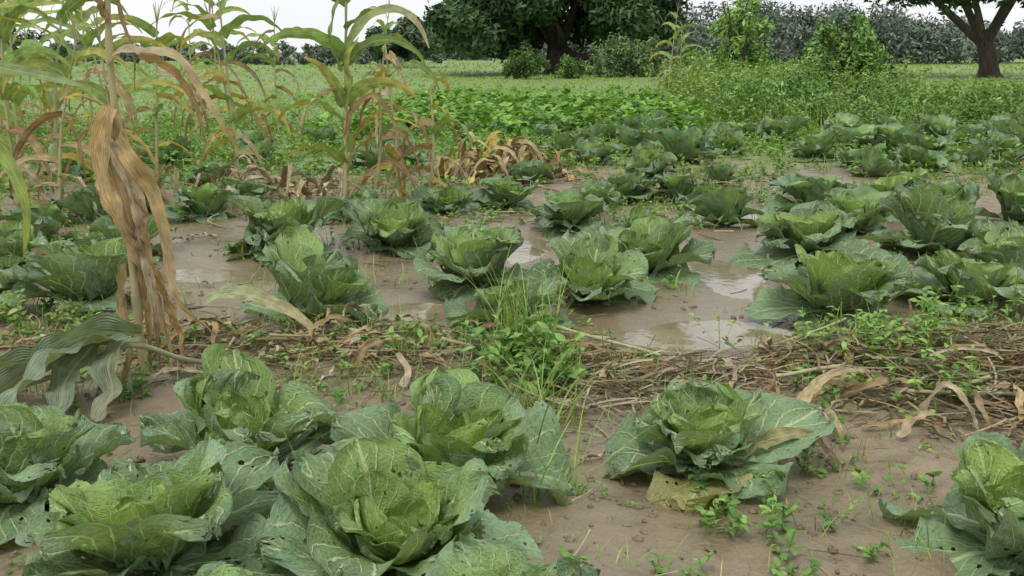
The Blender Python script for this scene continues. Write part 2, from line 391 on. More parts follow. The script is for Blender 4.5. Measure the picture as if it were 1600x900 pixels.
for i,(x,y,sc) in enumerate(mids):
    cabbage_mesh("cabbage",200+i,1 if y<8.5 else .4,rng.random()*1.1,1.06,x,y,sc*.88,i*1.7,bright=.97,tilt=.14,mat=MC if y<7.7 else MC2)
fars=[(4.16,17.3,.97),(4.02,14.4,.93),(4.8,15.3,.93),(5.34,15.3,.93),(5.36,14.4,.93),(6.55,16.1,.91),(6.56,14.8,.96),(5.93,12.9,.94),(4.07,13.4,.7),(1.1,13.8,.85),(2.24,14,1.),(.6,14.5,.83),(1.78,15.3,.86),(-2.9,13.8,.9),(-4.07,14,.8),(.49,17,.83),(1.6,17.3,.83),(1.08,18.6,.8),(2.5,17.4,.83),(3,16.6,.8),(2.2,19.2,.8),(3.3,19.65,.8),(-4.4,13.5,.76),(-3.56,15.3,.74),(-1.8,12.9,.73),(-3,16.1,.7),(5.64,13.4,.76),(6.2,18.2,.8),(7.1,18.6,.8),(8.1,18.6,.8),(-1.2,13.2,.7),(-1.68,14.4,.7),(5.2,17.6,.9),(7.3,16.5,.9),(4.7,13.2,.85),(.9,16,.8),(2.9,15.4,.8),(-.2,15.6,.7),(.1,13,.6),(1.5,12.4,.7),(2.0,18.2,.8),(5.8,16.8,.85),(7.0,15.4,.9),(6.3,17.2,.9),(7.9,17.6,.9),(8.5,16.8,.8),(3.9,12.4,.6),(-3.4,11.6,.7),(-4.4,11.8,.7),(-2.0,16.2,.7),(-.6,17.5,.7),(-1.4,17.8,.7),(3.4,18.2,.8),(-5.2,12.6,.7),(.3,11.4,.6),(2.2,11.6,.7)]
var=[cabbage_mesh("cabbage",400+i,.4,.7,1.0,*fars[i],rot=i,bright=1.0,mat=MC2) for i in range(5)]
for i,(x,y,sc) in enumerate(fars[5:]):
    o=bpy.data.objects.new("cabbage",var[i%5].data);S.collection.objects.link(o)
    x+=rng.normal()*.12;y+=rng.normal()*.15
    o.location=(x,y,float(height(x,y))-.01);sc*=rng.uniform(.7,1.05);o.scale=(sc,sc,sc*rng.uniform(1,1.35));o.rotation_euler=(rng.normal()*.18,rng.normal()*.18,i*2.1)
# ---------------------------------------------------------------- maize
GRN=(.22,.37,.09);YEL=(.58,.47,.08);TAN=(.54,.41,.22);BRN=(.36,.22,.10);PALE=(.62,.53,.37);BLU=(.22,.30,.20)
def maize(x,y,hgt,seed,nl=10,dry=.3,lean=(0,0),tassel=True,leafL=.7,yaw=None,wk=1.):
    r=np.random.default_rng(seed);A=Acc()
    base=np.array([x,y,float(height(x,y))-.02]);top=base+[lean[0],lean[1],hgt]
    pts=spline([base,(base+top)/2+[lean[0]*-.15+r.normal()*.03,r.normal()*.03,0],top],24)
    rad=np.linspace(.018,.007,24)*(1+.25*(np.arange(24)%3==0))
    v,f=tube(pts,rad,8);k=np.linspace(0,1,len(v))[:,None]
    A.add(v,f,np.array([.38,.32,.13])*(1-k)+np.array([.30,.38,.11])*k*(1-dry)+np.array(TAN)*k*dry)
    yaw=r.random()*pi if yaw is None else yaw
    for i in range(nl):
        q=.12+.85*(i+.5)/nl;p0=pts[int(q*23)]
        az=yaw+(i%2)*pi+r.normal()*.45
        L=leafL*(.75+.5*r.random())*(1-.25*abs(q-.55));isdry=r.random()<(dry+.75*(1-q)**1.5 if q<.6 else dry*.7)
        if isdry:
            e0=r.uniform(.4,1.2);e1=-1.5
            cc=(TAN,BRN,PALE,YEL)[r.integers(4)];c2=(BRN,TAN,PALE)[r.integers(3)]
        else:
            e0=r.uniform(.9,1.3);e1=r.uniform(-1.4,-.2);cc=np.array(GRN)*r.uniform(.8,1.35);c2=YEL if r.random()<.5 else cc
        s=np.linspace(0,1,9);e=e0+(e1-e0)*s**(.55 if isdry else 1.1)
        d=np.c_[np.cos(e)*math.cos(az),np.cos(e)*math.sin(az),np.sin(e)]*L/8
        P=p0+np.r_[np.zeros((1,3)),np.cumsum(d[1:],0)]
        P[:,2]=np.maximum(P[:,2],height(P[:,0],P[:,1])+.02)
        A.add(*strip(P,r.uniform(.085,.12)*wk*(.65 if isdry else 1),18,.25,.35,r.choice([-1,1])*r.uniform(.4,1.2),r.normal()*(1.4 if isdry else .7),seed*31+i,cc,c2,crumple=.3 if isdry else 0))
    if tassel:
        for i in range(7):
            az=r.random()*6.28;L=r.uniform(.12,.24);sp=r.uniform(.1,.5) if i else 0
            P=[top-[0,0,.05],top+[math.cos(az)*sp*L*.6,math.sin(az)*sp*L*.6,L*.6-.03],top+[math.cos(az)*sp*L*1.3,math.sin(az)*sp*L*1.3,L]]
            v,f=tube(spline(P,6),[.004,.005,.005,.004,.004,.002],5);A.add(v,f,np.array([.42,.34,.16]))
    return A,pts
A,pts=maize(-1.39,9.05,2.25,1,12,.08,(.08,0),yaw=.3,leafL=.8,wk=1.2)
b=np.array([-1.36,9.05,0])
A.add(*strip([b+[.0,0,1.3],b+[.08,-.03,1.5],b+[.25,-.05,1.68],b+[.45,-.08,1.72],b+[.62,-.1,1.6],b+[.7,-.1,1.42]],.12,26,.25,.2,.8,.5,3,GRN,PALE))
A.add(*strip([b+[0,0,1.25],b+[-.08,-.05,1.45],b+[-.04,-.1,1.7],b+[.06,-.1,1.95]],.16,22,.25,.2,1.1,.5,4,GRN,GRN))
A.add(*strip([b+[0,0,.95],b+[.06,-.05,1.15],b+[.05,-.1,1.35],b+[.14,-.1,1.5]],.14,22,.25,.2,1.1,.3,24,GRN,YEL))
A.add(*strip([b+[0,0,.95],b+[-.08,-.05,1.15],b+[-.2,-.1,1.3],b+[-.3,-.1,1.35]],.12,22,.25,.2,1.0,.5,14,GRN,YEL))
A.add(*strip([b+[0,0,.7],b+[.08,-.05,.95],b+[.25,-.1,1.05],b+[.4,-.1,.85],b+[.45,-.1,.6]],.07,22,.25,.3,1.0,.5,34,BRN,TAN,crumple=.2))
A.obj("maize_plant",MM)
A,pts=maize(-1.02,9.9,1.5,2,12,.95,(-.1,0),False,.65,wk=1.2);A.obj("maize_plant",MM)
A,pts=maize(-1.2,9.3,1.15,3,9,.9,(.1,0),False,.55);A.obj("maize_plant",MM)
A,pts=maize(-.75,9.6,1.1,13,9,.95,(.05,0),False,.6);A.obj("maize_plant",MM)
A,pts=maize(-3.06,12.3,2.4,4,13,.3,(-.15,0),yaw=.2,leafL=.85,wk=1.25);A.obj("maize_plant",MM)
for k,(x,y,h,d) in enumerate([(-3.92,9.5,2.0,.2),(-4.15,9.2,1.8,.4),(-3.55,9.9,1.6,.5),(-5.2,14.4,2.3,.3),(-6.5,22.4,2.4,.3),(-5.05,11.1,2.3,.2),(-5.9,13,2.2,.3),(-4.2,16,2.2,.4),(-2.9,24.5,2.3,.4),(4.3,30.8,2.5,.5),(-7.4,17,2.2,.4),(-3.9,18.5,1.9,.5),(-8.4,19.5,2.2,.4),(-3.2,12.8,1.8,.7),(-4.5,12,2.1,.3),(4.9,33,2.0,.5),(-4.6,10.3,2.1,.2),(-3.7,11.4,1.7,.5),(-6.6,14.5,2.3,.3),(-3.75,9.0,1.5,.8)]):
    A,_=maize(x,y,h,40+k,12,d,(rng.normal()*.15,0),yaw=rng.normal()*.5,leafL=.8,wk=1.15);A.obj("maize_plant",MM)
A,_=maize(-2.75,5.0,1.75,77,4,.0,(0,0),True,.5)
A.add(*strip([(-2.72,5,1.22),(-2.45,4.95,1.33),(-2.1,4.9,1.30),(-1.83,4.85,1.24)],.11,26,.25,.12,.8,0,5,np.array(GRN)*1.1,(.3,.38,.18)))
A.add(*strip([(-2.74,5,1.2),(-2.45,4.9,1.12),(-2.24,4.85,.95),(-2.14,4.8,.72),(-2.17,4.8,.5)],.10,26,.3,.3,.9,0,6,(.22,.38,.08),(.36,.45,.1)))
A.obj("maize_plant",MM)
# dried maize in the left foreground
A=Acc();bx,by=-1.573,4.52;bz=float(height(bx,by))
O=np.array([bx,by,bz])
sp=spline([O+[.0,0,-.03],O+[-.02,0,.5],O+[-.045,0,1.11],O+[-.04,0,1.55],O+[0,.02,2.0]],30)
v,f=tube(sp,np.linspace(.017,.011,30)*(1+.3*(np.arange(30)%5==0)),10);A.add(v,f,np.array([.44,.35,.16]))
def dl(P,w,seed,c,c2,roll=0,tw=0,cr=.3,dy=0,blunt=False,wave=.4):
    P=[O+[a,dy+.03*math.sin(i*2+seed),b] for i,(a,b) in enumerate(P)]
    A.add(*strip(P,w,34,.35,wave,roll,tw,seed,c,c2,crumple=cr,blunt=blunt,nf=9))
OR=(.60,.42,.20);LB=(.57,.44,.28)
dl([(-.05,1.13),(-.09,.965),(-.035,.72),(.06,.455),(.127,.16),(.167,.02)],.10,1,OR,LB,1.4,.5,.22,-.06)
dl([(-.05,1.14),(-.03,.93),(.03,.64),(.03,.35),(.045,.05)],.08,2,LB,BRN,1.2,-.6,.25,-.03)
dl([(-.02,1.0),(.02,.955),(.10,.80),(.154,.56),(.195,.35),(.33,.19)],.075,3,OR,LB,1.3,.5,.22,-.07)
dl([(-.06,1.12),(-.10,.95),(-.07,.75),(-.01,.53),(-.01,.27),(-.05,-.0)],.07,4,BRN,LB,1.2,.8,.3,.03)
dl([(-.04,1.0),(.03,.8),(.06,.55),(.10,.3),(.09,.06)],.08,5,PALE,LB,.9,.9,.3,-.08)
dl([(0.03,.75),(.07,.55),(.13,.35),(.17,.2),(.20,.05)],.09,15,BRN,OR,1.5,.5,.3,-.05)
dl([(-.02,.5),(-.05,.3),(-.02,.1),(-.10,-.06),(-.17,-.15)],.05,6,LB,BRN,.4,.9,.4,-.10)
dl([(-.05,1.30),(.0,1.35),(.09,1.35),(.22,1.335),(.315,1.20),(.41,1.06),(.47,.95)],.06,7,PALE,OR,.5,.4,.1,-.04,wave=.2)
dl([(.09,1.34),(.2,1.28),(.28,1.15),(.33,1.0)],.045,17,OR,BRN,.8,.6,.2,-.02)
dl([(-.02,2.0),(-.06,1.75),(-.08,1.6),(-.04,1.5),(-.03,1.46)],.09,8,OR,BRN,1.3,.5,.3,-.04,blunt=True)
dl([(-.02,1.75),(.02,1.62),(.03,1.47),(.06,1.34),(.07,1.2)],.03,9,LB,BRN,1,.5,.2,-.05)
A.obj("dried_maize_plant",MM)
# fallen maize, broad grey green leaves
A=Acc()
def fl(P,w,seed,c,c2,roll=0,tw=0,cr=.03,wave=.3,fold=.3):
    P=[(x,y,z-.07*(z>.2)-.04*(z<=.2 and z>.1)) for x,y,z in P]
    A.add(*strip(P,w,30,fold,wave,roll,tw,seed,c,c2,crumple=cr,blunt=True,nf=6))
fl([(-1.48,4.25,.36),(-1.66,4.2,.37),(-1.82,4.15,.29),(-1.97,4.1,.16),(-2.12,4.1,.04)],.18,1,BLU,np.array(BLU)*.8,.8)
fl([(-1.55,4.2,.36),(-1.72,4.1,.33),(-1.83,4.0,.24),(-1.87,3.9,.10),(-1.84,3.85,.02)],.22,2,np.array(BLU)*1.2,BLU,.2)
fl([(-1.5,4.2,.36),(-1.56,4.1,.30),(-1.53,4.02,.16),(-1.56,3.95,.05),(-1.58,3.88,.02)],.14,3,np.array(BLU)*1.1,(.36,.36,.24),.3)
fl([(-1.7,4.25,.30),(-1.9,4.2,.25),(-2.1,4.15,.2),(-2.3,4.1,.05)],.18,4,np.array(BLU)*.7,BLU,.9)
fl([(-1.6,4.3,.3),(-1.8,4.35,.28),(-2.0,4.35,.15),(-2.15,4.3,.03)],.16,5,np.array(BLU)*.75,BLU,.8)
fl([(-1.65,4.2,.34),(-1.72,4.05,.22),(-1.70,3.95,.1),(-1.73,3.9,.02)],.15,7,np.array(BLU)*.9,BLU,.0)
v,f=tube(spline([(-1.25,4.75,.02),(-1.38,4.4,.15),(-1.52,4.24,.25),(-1.75,4.2,.16),(-2.2,4.2,.02)],20),.011,8);A.add(v,f,np.array([.2,.25,.12]))
A.obj("fallen_maize_plant",MM)
A,_=maize(5.35,9.6,1.5,88,6,.9,(0,0),False,.9,yaw=pi)
A.add(*strip([(5.3,9.5,1.05),(5.0,9.4,1.0),(4.7,9.35,.85),(4.25,9.3,.5)],.07,24,.3,.3,.3,.5,3,(.36,.4,.15),PALE,crumple=.2))
A.add(*strip([(5.3,9.5,1.1),(4.9,9.4,.95),(4.5,9.3,.65),(4.2,9.3,.35)],.05,24,.3,.3,.3,.8,4,PALE,TAN,crumple=.3))
A.add(*strip([(5.3,9.5,1.15),(4.9,9.5,1.15),(4.5,9.4,.98),(4.2,9.4,.85)],.07,24,.3,.3,.6,.5,5,(.27,.36,.1),(.38,.4,.13)))
A.obj("dried_maize_plant",MM)
# ---------------------------------------------------------------- litter
def gpos(xy,dz=0): return np.c_[xy,height(xy[:,0],xy[:,1])+dz]
def dry_ok(xy,k=1.): return rng.random(len(xy))>k*openmud(xy[:,0],xy[:,1])
A=Acc()
def straw(cx,cy,rx,ry,N,az0=0,spread=1.2,zt=.0,L=(.1,.35),W=(.004,.014)):
    xy=np.c_[cx+rng.normal(size=N)*rx,cy+rng.normal(size=N)*ry]
    xy=xy[dry_ok(xy,.95)];N=len(xy)
    r=rng.random(N)*zt
    P=gpos(xy,.008);P[:,2]+=r*np.exp(-(((xy-[cx,cy])/[rx,ry])**2).sum(1)*.5)
    pal=np.array([TAN,BRN,PALE,(.46,.38,.25),(.22,.16,.10)]);c=pal[rng.integers(0,5,N)]*rng.uniform(.6,1.05,(N,1))
    A.add(*ribbons(P,az0+rng.normal(size=N)*spread,rng.normal(size=N)*.12+.05,rng.normal(size=N)*.18-.08,rng.uniform(*L,N),rng.uniform(*W,N),4,.5,c,rng.normal(size=N)*.8,rng.normal(size=N)*.6,'straw'))
straw(.38,4.5,.22,.30,420,.5,1.4,.05)
straw(1.9,4.6,.5,.35,1100,.1,.9,.16)
straw(2.3,4.15,.3,.2,700,.1,.9,.15)
straw(1.2,4.7,.5,.2,300,.2,.8,.05)
straw(-.8,4.9,.7,.3,350,.1,.9,.05)
straw(-2.0,5.0,.5,.3,200,.1,.9,.03)
straw(0,4.9,2.2,.5,400,.1,1.5,.02)
straw(0,3.5,1.8,.6,360,.1,1.5,.0,(.03,.18),(.002,.006))
straw(0,7.5,3,2,700,.1,1.5,.02,(.05,.25))
straw(-.15,12,.4,.5,500,.1,1.5,.3)
straw(-2.2,11,.8,.7,400,.1,1.5,.15)
straw(0,12,4,2,900,.1,1.5,.02,(.1,.4),(.006,.02))
A.obj("straw_litter",MS)
A=Acc();r=np.random.default_rng(5)
def dryleaf(x,y,az,L,w,arch,c,c2,seed,cr=.3):
    if float(openmud(x,y))>.4: return
    s=np.linspace(0,1,6);cu=r.normal()*.25;A_=az+cu*(s-.5)*3
    px=x+np.cumsum(np.cos(A_))*L/6-np.cos(az)*L*.5+r.normal(size=6)*.01;py=y+np.cumsum(np.sin(A_))*L/6-np.sin(az)*L*.5+r.normal(size=6)*.01
    P=np.c_[px,py,height(px,py)+.015+arch*np.sin(pi*s)]
    A.add(*strip(P,w,20,.4,.5,r.normal()*.4,r.normal()*.8,seed,c,c2,crumple=cr))
pal=[TAN,BRN,PALE,OR,LB,(.42,.37,.24)]
for i in range(130):
    m=i%5
    if m<2: x,y=r.normal(-.9,.6),r.normal(4.85,.25)
    elif m==2: x,y=r.normal(1.9,.5),r.normal(4.5,.35)
    elif m==3: x,y=r.normal(0,1.6),r.normal(4.9,.3)
    else: x,y=r.normal(1.3,.5),r.normal(4.4,.4)
    dryleaf(x,y,r.normal(0,.8),r.uniform(.15,.45),r.uniform(.025,.06),abs(r.normal())*.05,pal[r.integers(6)],pal[r.integers(6)],i)
for i in range(50):
    dryleaf(r.normal(-.15,.4),r.normal(12,.4),r.random()*6,r.uniform(.4,.8),.08,r.uniform(.1,.45),(BRN,TAN,YEL,OR)[r.integers(4)],(BRN,PALE,YEL)[r.integers(3)],100+i)
for i in range(30):
    dryleaf(r.normal(-2.4,.5),r.normal(10.7,.4),r.random()*6,r.uniform(.3,.7),.08,r.uniform(.05,.35),(BRN,TAN,PALE)[r.integers(3)],PALE,200+i)
for i in range(80):
    dryleaf(r.uniform(-4,5),r.uniform(6,14),r.random()*6,r.uniform(.15,.4),.04,r.uniform(.0,.04),pal[r.integers(6)],PALE,300+i)
A.add(*strip([(-1.5,5.25,.20),(-1.35,5.2,.25),(-1.15,5.15,.21),(-1.0,5.1,.14),(-.90,5.05,.06)],.12,24,.3,.2,.5,.2,1,(.30,.35,.18),TAN,crumple=.05))
A.add(*strip([(-.95,4.95,.02),(-.92,4.95,.13),(-.82,4.95,.19),(-.72,4.95,.16)],.07,24,.3,.3,.4,.2,2,OR,(.2,.12,.05),crumple=.2))
A.add(*strip([(.72,3.45,.06),(.86,3.5,.12),(1.0,3.52,.13),(1.12,3.5,.02)],.08,24,.3,.4,.3,.6,3,(.36,.38,.16),(.3,.22,.12),crumple=.2))
A.add(*strip([(1.05,3.9,.05),(1.15,4.05,.12),(1.3,4.2,.15),(1.5,4.3,.12)],.06,24,.4,.4,.3,.6,4,TAN,LB,crumple=.25))
A.obj("dry_maize_leaf_litter",MS)
A=Acc()
for i in range(22):
    x,y=(r.normal(2.0,.5),r.normal(4.4,.35)) if i%3 else (r.normal(-.7,.8),r.normal(4.85,.25))
    az=r.normal(0,.5);L=r.uniform(.2,.55);s=np.linspace(-.5,.5,10)
    px=x+np.cos(az)*L*s;py=y+np.sin(az)*L*s+.012*np.sin(s*5+i)
    z0=height(px,py).max()
    v,f=tube(np.c_[px,py,z0+.008+s*r.normal()*.08+r.random()*.04],np.full(10,r.uniform(.004,.009))*(1+.3*(np.arange(10)%4==0)),7)
    A.add(v,f,np.array([(.38,.30,.18),(.30,.22,.13),(.44,.35,.22)][r.integers(3)]))
A.obj("dry_maize_stalk_litter",MS)
# soil clods
A=Acc();rc_=np.random.default_rng(77)
for i in range(1500):
    y=rc_.uniform(2.6,8);x=rc_.uniform(-.52,.52)*y;s0=rc_.uniform(.004,.018)*(1+.6*(4.4<y<5.4))
    if float(openmud(x,y))>.5: continue
    ph=np.array([0,.6,1.3,2.0,2.6,pi]);th=np.linspace(0,2*pi,8)
    rr=s0*(1+.35*rc_.normal(size=(6,8)));rr[:,-1]=rr[:,0]
    V=np.stack([rr*np.sin(ph)[:,None]*np.cos(th),rr*np.sin(ph)[:,None]*np.sin(th),rr*.7*np.cos(ph)[:,None]*np.ones(8)],-1).reshape(-1,3)
    A.add(V+[x,y,float(height(x,y))],gridF(6,8),np.array([.28,.215,.135]))
cl=A.obj("soil_clods",MGR)
# ---------------------------------------------------------------- weeds and grass
def grass(A,xy,n,L,W,col,spread=.02,e=(1.0,1.5),droop=(.2,1.3),K=4,tip=None,vary=.3):
    N=len(xy)*n;b=np.repeat(xy,n,0)+rng.normal(size=(N,2))*spread
    P=gpos(b,-.005);e0=rng.uniform(*e,N)
    C=np.asarray(col)[rng.integers(0,len(col),N)]
    A.add(*ribbons(P,rng.random(N)*6.28,e0,e0-rng.uniform(*droop,N),rng.uniform(*L,N),rng.uniform(*W,N),K,.3,C,rng.normal(size=N)*.3,0,'grass',tip,vary))
def weeds(A,xy,nst,H,nleaf,LL,col,spread=.03,wd=.45,prof='leaf',K=3):
    """branching broad-leaf herbs: thin stems carrying leaves"""
    N=len(xy)*nst;b=np.repeat(xy,nst,0)+rng.normal(size=(N,2))*spread
    P=gpos(b,-.005);az=rng.random(N)*6.28;e0=rng.uniform(.7,1.5,N);h=rng.uniform(*H,N);e1=e0-rng.uniform(0,.5,N)
    C=np.asarray(col)[rng.integers(0,len(col),N)]
    A.add(*ribbons(P,az,e0,e1,h,.003+h*.005,4,.5,C*.9,0,0,'straw'))
    q=rng.uniform(.25,1,(N,nleaf));em=e0[:,None]+(e1-e0)[:,None]*q/2
    p=P[:,None]+np.stack([np.cos(em)*np.cos(az)[:,None],np.cos(em)*np.sin(az)[:,None],np.sin(em)],-1)*(q*h[:,None])[...,None]
    p=p.reshape(-1,3);M=len(p);l=rng.uniform(*LL,M)
    CC=np.repeat(C,nleaf,0)*(1+.25*(rng.random((M,1))-.5))
    ee=rng.uniform(-.2,.9,M)
    A.add(*ribbons(p,rng.random(M)*6.28,ee,ee-rng.uniform(.2,1.,M),l,l*wd,K,.25,CC,0,rng.normal(size=M)*.3,prof))
def leafquads(c,rad,N,size,col,vary=.35):
    """N leaf faces spread in a ball round c"""
    d=rng.normal(size=(N,3));d/=np.linalg.norm(d,axis=1)[:,None]
    r=rng.random(N)**.45
    P=np.asarray(c)+d*(r*1.)[:,None]*np.asarray(rad)
    P[:,2]=np.maximum(P[:,2],.03)
    nrm=d*.6+rng.normal(size=(N,3))*.7+[0,0,.4];nrm/=np.linalg.norm(nrm,axis=1)[:,None]
    t=np.cross(nrm,rng.normal(size=(N,3)));t/=np.linalg.norm(t,axis=1)[:,None];b=np.cross(nrm,t)
    s=(size*rng.uniform(.6,1.4,N))[:,None]
    V=np.stack([P-t*s,P-b*s*.38,P+t*s,P+b*s*.38],1).reshape(-1,3)
    F=np.arange(N*4).reshape(-1,4)
    C=np.asarray(col)[None]*(1+vary*(rng.random((N,1))*2-1))
    return V,F,np.repeat(C,4,0),np.tile([[.5,0],[.2,.5],[.5,1],[.8,.5]],(N,1)).astype(float)
def rnd(x0,x1,y0,y1,N): return np.c_[rng.uniform(x0,x1,N),rng.uniform(y0,y1,N)]
def blob(cx,cy,rx,ry,N): return np.c_[rng.normal(cx,rx,N),rng.normal(cy,ry,N)]
g1=[(.24,.41,.09),(.19,.33,.07),(.30,.46,.12),(.38,.44,.16)]
w1=[(.20,.36,.09),(.15,.29,.07),(.27,.43,.11)]
A=Acc()
grass(A,blob(.04,4.95,.07,.1,16),5,(.25,.55),(.007,.012),g1,.02,(1.15,1.5),(.2,.8),7)
grass(A,blob(.10,3.75,.06,.4,26),4,(.15,.45),(.005,.010),g1,.02,(.9,1.45),(.4,1.3),7)
grass(A,blob(-.15,4.7,.4,.3,60),4,(.08,.25),(.003,.007),g1,.02,K=5)
grass(A,blob(1.05,3.3,.2,.3,30),3,(.05,.16),(.003,.006),g1,.02,K=5)
grass(A,blob(.3,2.75,.3,.1,8),3,(.04,.14),(.003,.006),g1,.02,K=5)
grass(A,blob(-.75,3.15,.15,.2,6),3,(.2,.4),(.004,.008),g1,.02,K=6)
xy=rnd(-3.0,3.0,4.2,5.5,1100);xy=xy[rng.random(len(xy))<1.1*fbm(xy[:,0]*1.5,xy[:,1]*1.5,2,4)*(1-.7*np.exp(-((xy[:,0]-.8)/.4)**2))];xy=xy[dry_ok(xy)]
grass(A,xy,4,(.04,.17),(.003,.006),g1,.02,K=4)
xy=rnd(-2.4,2.4,2.7,4.3,240);grass(A,xy,3,(.03,.1),(.002,.005),g1,.015,K=4)
xy=rnd(-5,6,5.5,12,2600);xy=xy[(fbm(xy[:,0]*.9,xy[:,1]*.9,2,8)>.5)&dry_ok(xy)&(rng.random(len(xy))<sst(4,10,xy[:,1])+.15)];grass(A,xy,4,(.05,.2),(.004,.009),g1,.03,K=4)
A.obj("grass_tufts",MG)
A=Acc()
weeds(A,blob(.10,4.62,.13,.18,20),4,(.08,.26),7,(.03,.075),w1,.03,.5,K=4)
weeds(A,blob(-.15,4.95,.22,.12,12),3,(.06,.15),6,(.03,.06),w1,.03,.5,K=4)
weeds(A,blob(1.75,4.65,.2,.32,28),4,(.1,.28),8,(.03,.06),[(.27,.43,.11),(.23,.4,.09)],.03,.45,K=4)
weeds(A,blob(1.45,4.2,.2,.2,10),3,(.06,.18),6,(.03,.05),w1,.03,.45,K=4)
weeds(A,blob(.95,3.3,.2,.25,22),3,(.05,.14),6,(.02,.045),w1,.02,.5,K=4)
weeds(A,blob(.75,3.0,.05,.05,3),4,(.05,.13),6,(.03,.05),w1,.02,.5,K=4)
weeds(A,blob(-2.5,5.35,.25,.15,18),4,(.06,.2),7,(.03,.06),g1,.03,.5,K=4)
weeds(A,blob(.45,2.65,.2,.06,6),3,(.03,.08),5,(.02,.04),w1,.02,.5,K=4)
weeds(A,blob(2.2,5.4,.15,.15,9),3,(.15,.4),8,(.02,.05),w1,.03,.5,K=4)
xy=rnd(-3.0,3.0,4.2,5.5,640);xy=xy[rng.random(len(xy))<.95*fbm(xy[:,0]*1.5,xy[:,1]*1.5,2,6)*(1-.8*np.exp(-((xy[:,0]-.8)/.4)**2))];xy=xy[dry_ok(xy)]
weeds(A,xy,3,(.02,.11),5,(.015,.045),w1,.02,.5)
xy=rnd(-2.4,2.4,2.7,4.3,90);weeds(A,xy,3,(.01,.05),4,(.012,.03),w1,.015,.5)
xy=rnd(-6,7,5.6,13,4200);xy=xy[(fbm(xy[:,0]*.8,xy[:,1]*.8,2,8)>.48)&dry_ok(xy)&(rng.random(len(xy))<sst(5,10.5,xy[:,1])+.1)];weeds(A,xy,3,(.02,.12),5,(.02,.05),w1,.04,.5)
A.obj("weeds",MG)
A=Acc()
def cover(y0,y1,dens,n,L,W,K):
    N=int((y1-y0)*(y1+y0)*.5*1.04*dens)
    y=np.sqrt(rng.uniform(y0*y0,y1*y1,N));x=rng.uniform(-.56,.56,N)*y
    xy=np.c_[x,y];g=greenf(x,y)*(.5+1.0*fbm(x*.25,y*.12,3,91));xy=xy[rng.random(N)<np.clip(g*1.3,0,1)]
    grass(A,xy,n,L,W,[(.27,.45,.09),(.24,.40,.08),(.34,.50,.11),(.38,.48,.14)],.05,(.8,1.5),(.2,1.2),K,vary=.18)
cover(9,20,18,4,(.06,.22),(.007,.013),3)
cover(20,40,10,3,(.06,.18),(.015,.03),3)
cover(40,75,2,3,(.08,.2),(.04,.07),2)
cover(75,130,.5,3,(.1,.25),(.1,.18),2)
A.obj("field_grass",MG)
A=Acc()
N=3800;y=np.sqrt(rng.uniform(81,22*22,N));x=rng.uniform(-.55,.55,N)*y;g=greenf(x,y);k=rng.random(N)<g*1.1
weeds(A,np.c_[x,y][k],3,(.06,.26),6,(.04,.09),[(.18,.33,.065),(.25,.41,.08),(.14,.27,.06)],.08,.55)
N=1400;y=np.sqrt(rng.uniform(22*22,40*40,N));x=rng.uniform(-.55,.55,N)*y;k=fbm(x*.2,y*.1,2,41)>.45
weeds(A,np.c_[x,y][k],3,(.08,.28),5,(.07,.14),[(.22,.39,.075),(.27,.44,.09),(.19,.34,.07)],.1,.5,K=2)
A.obj("field_weeds",MG)
A=Acc();P=[]
for row in range(9):
    y0=18.5+row*1.25
    x=np.arange(-3.2+row*.15,3.4+row*.1,.30);P.append(np.c_[x+rng.normal(size=len(x))*.12,y0+x*.1+rng.normal(size=len(x))*.3])
P=np.vstack(P);P=P[rng.random(len(P))<.85]
weeds(A,P,5,(.12,.5),7,(.12,.2),[(.13,.28,.05),(.18,.36,.065),(.26,.46,.09)],.12,.75,'round',3)
A.obj("bean_crop",MG)
A=Acc()
xy=np.c_[rng.normal(8.6,3.2,1300),rng.normal(22.5,1.9,1300)];xy=xy[(xy[:,1]>19.3)&(xy[:,0]>4.2)]
k=fbm(xy[:,0]*.5,xy[:,1]*.5,2,66)
weeds(A,xy[k>.5],5,(.4,.95),13,(.07,.15),[(.16,.30,.065),(.22,.38,.085),(.27,.42,.12)],.2,.45,K=2)
weeds(A,xy[k<=.5],4,(.25,.6),10,(.06,.12),[(.17,.31,.065),(.22,.36,.085),(.13,.24,.05)],.15,.45,K=2)
xy=rnd(4.6,9.5,25,34,340);weeds(A,xy,5,(.4,1.4),13,(.09,.17),[(.19,.34,.075),(.26,.42,.10),(.32,.45,.14)],.3,.4,K=2)
grass(A,rnd(4.4,14,19.5,25,260),6,(.4,.9),(.012,.022),g1,.12,K=4)
A.obj("tall_weeds",MG)
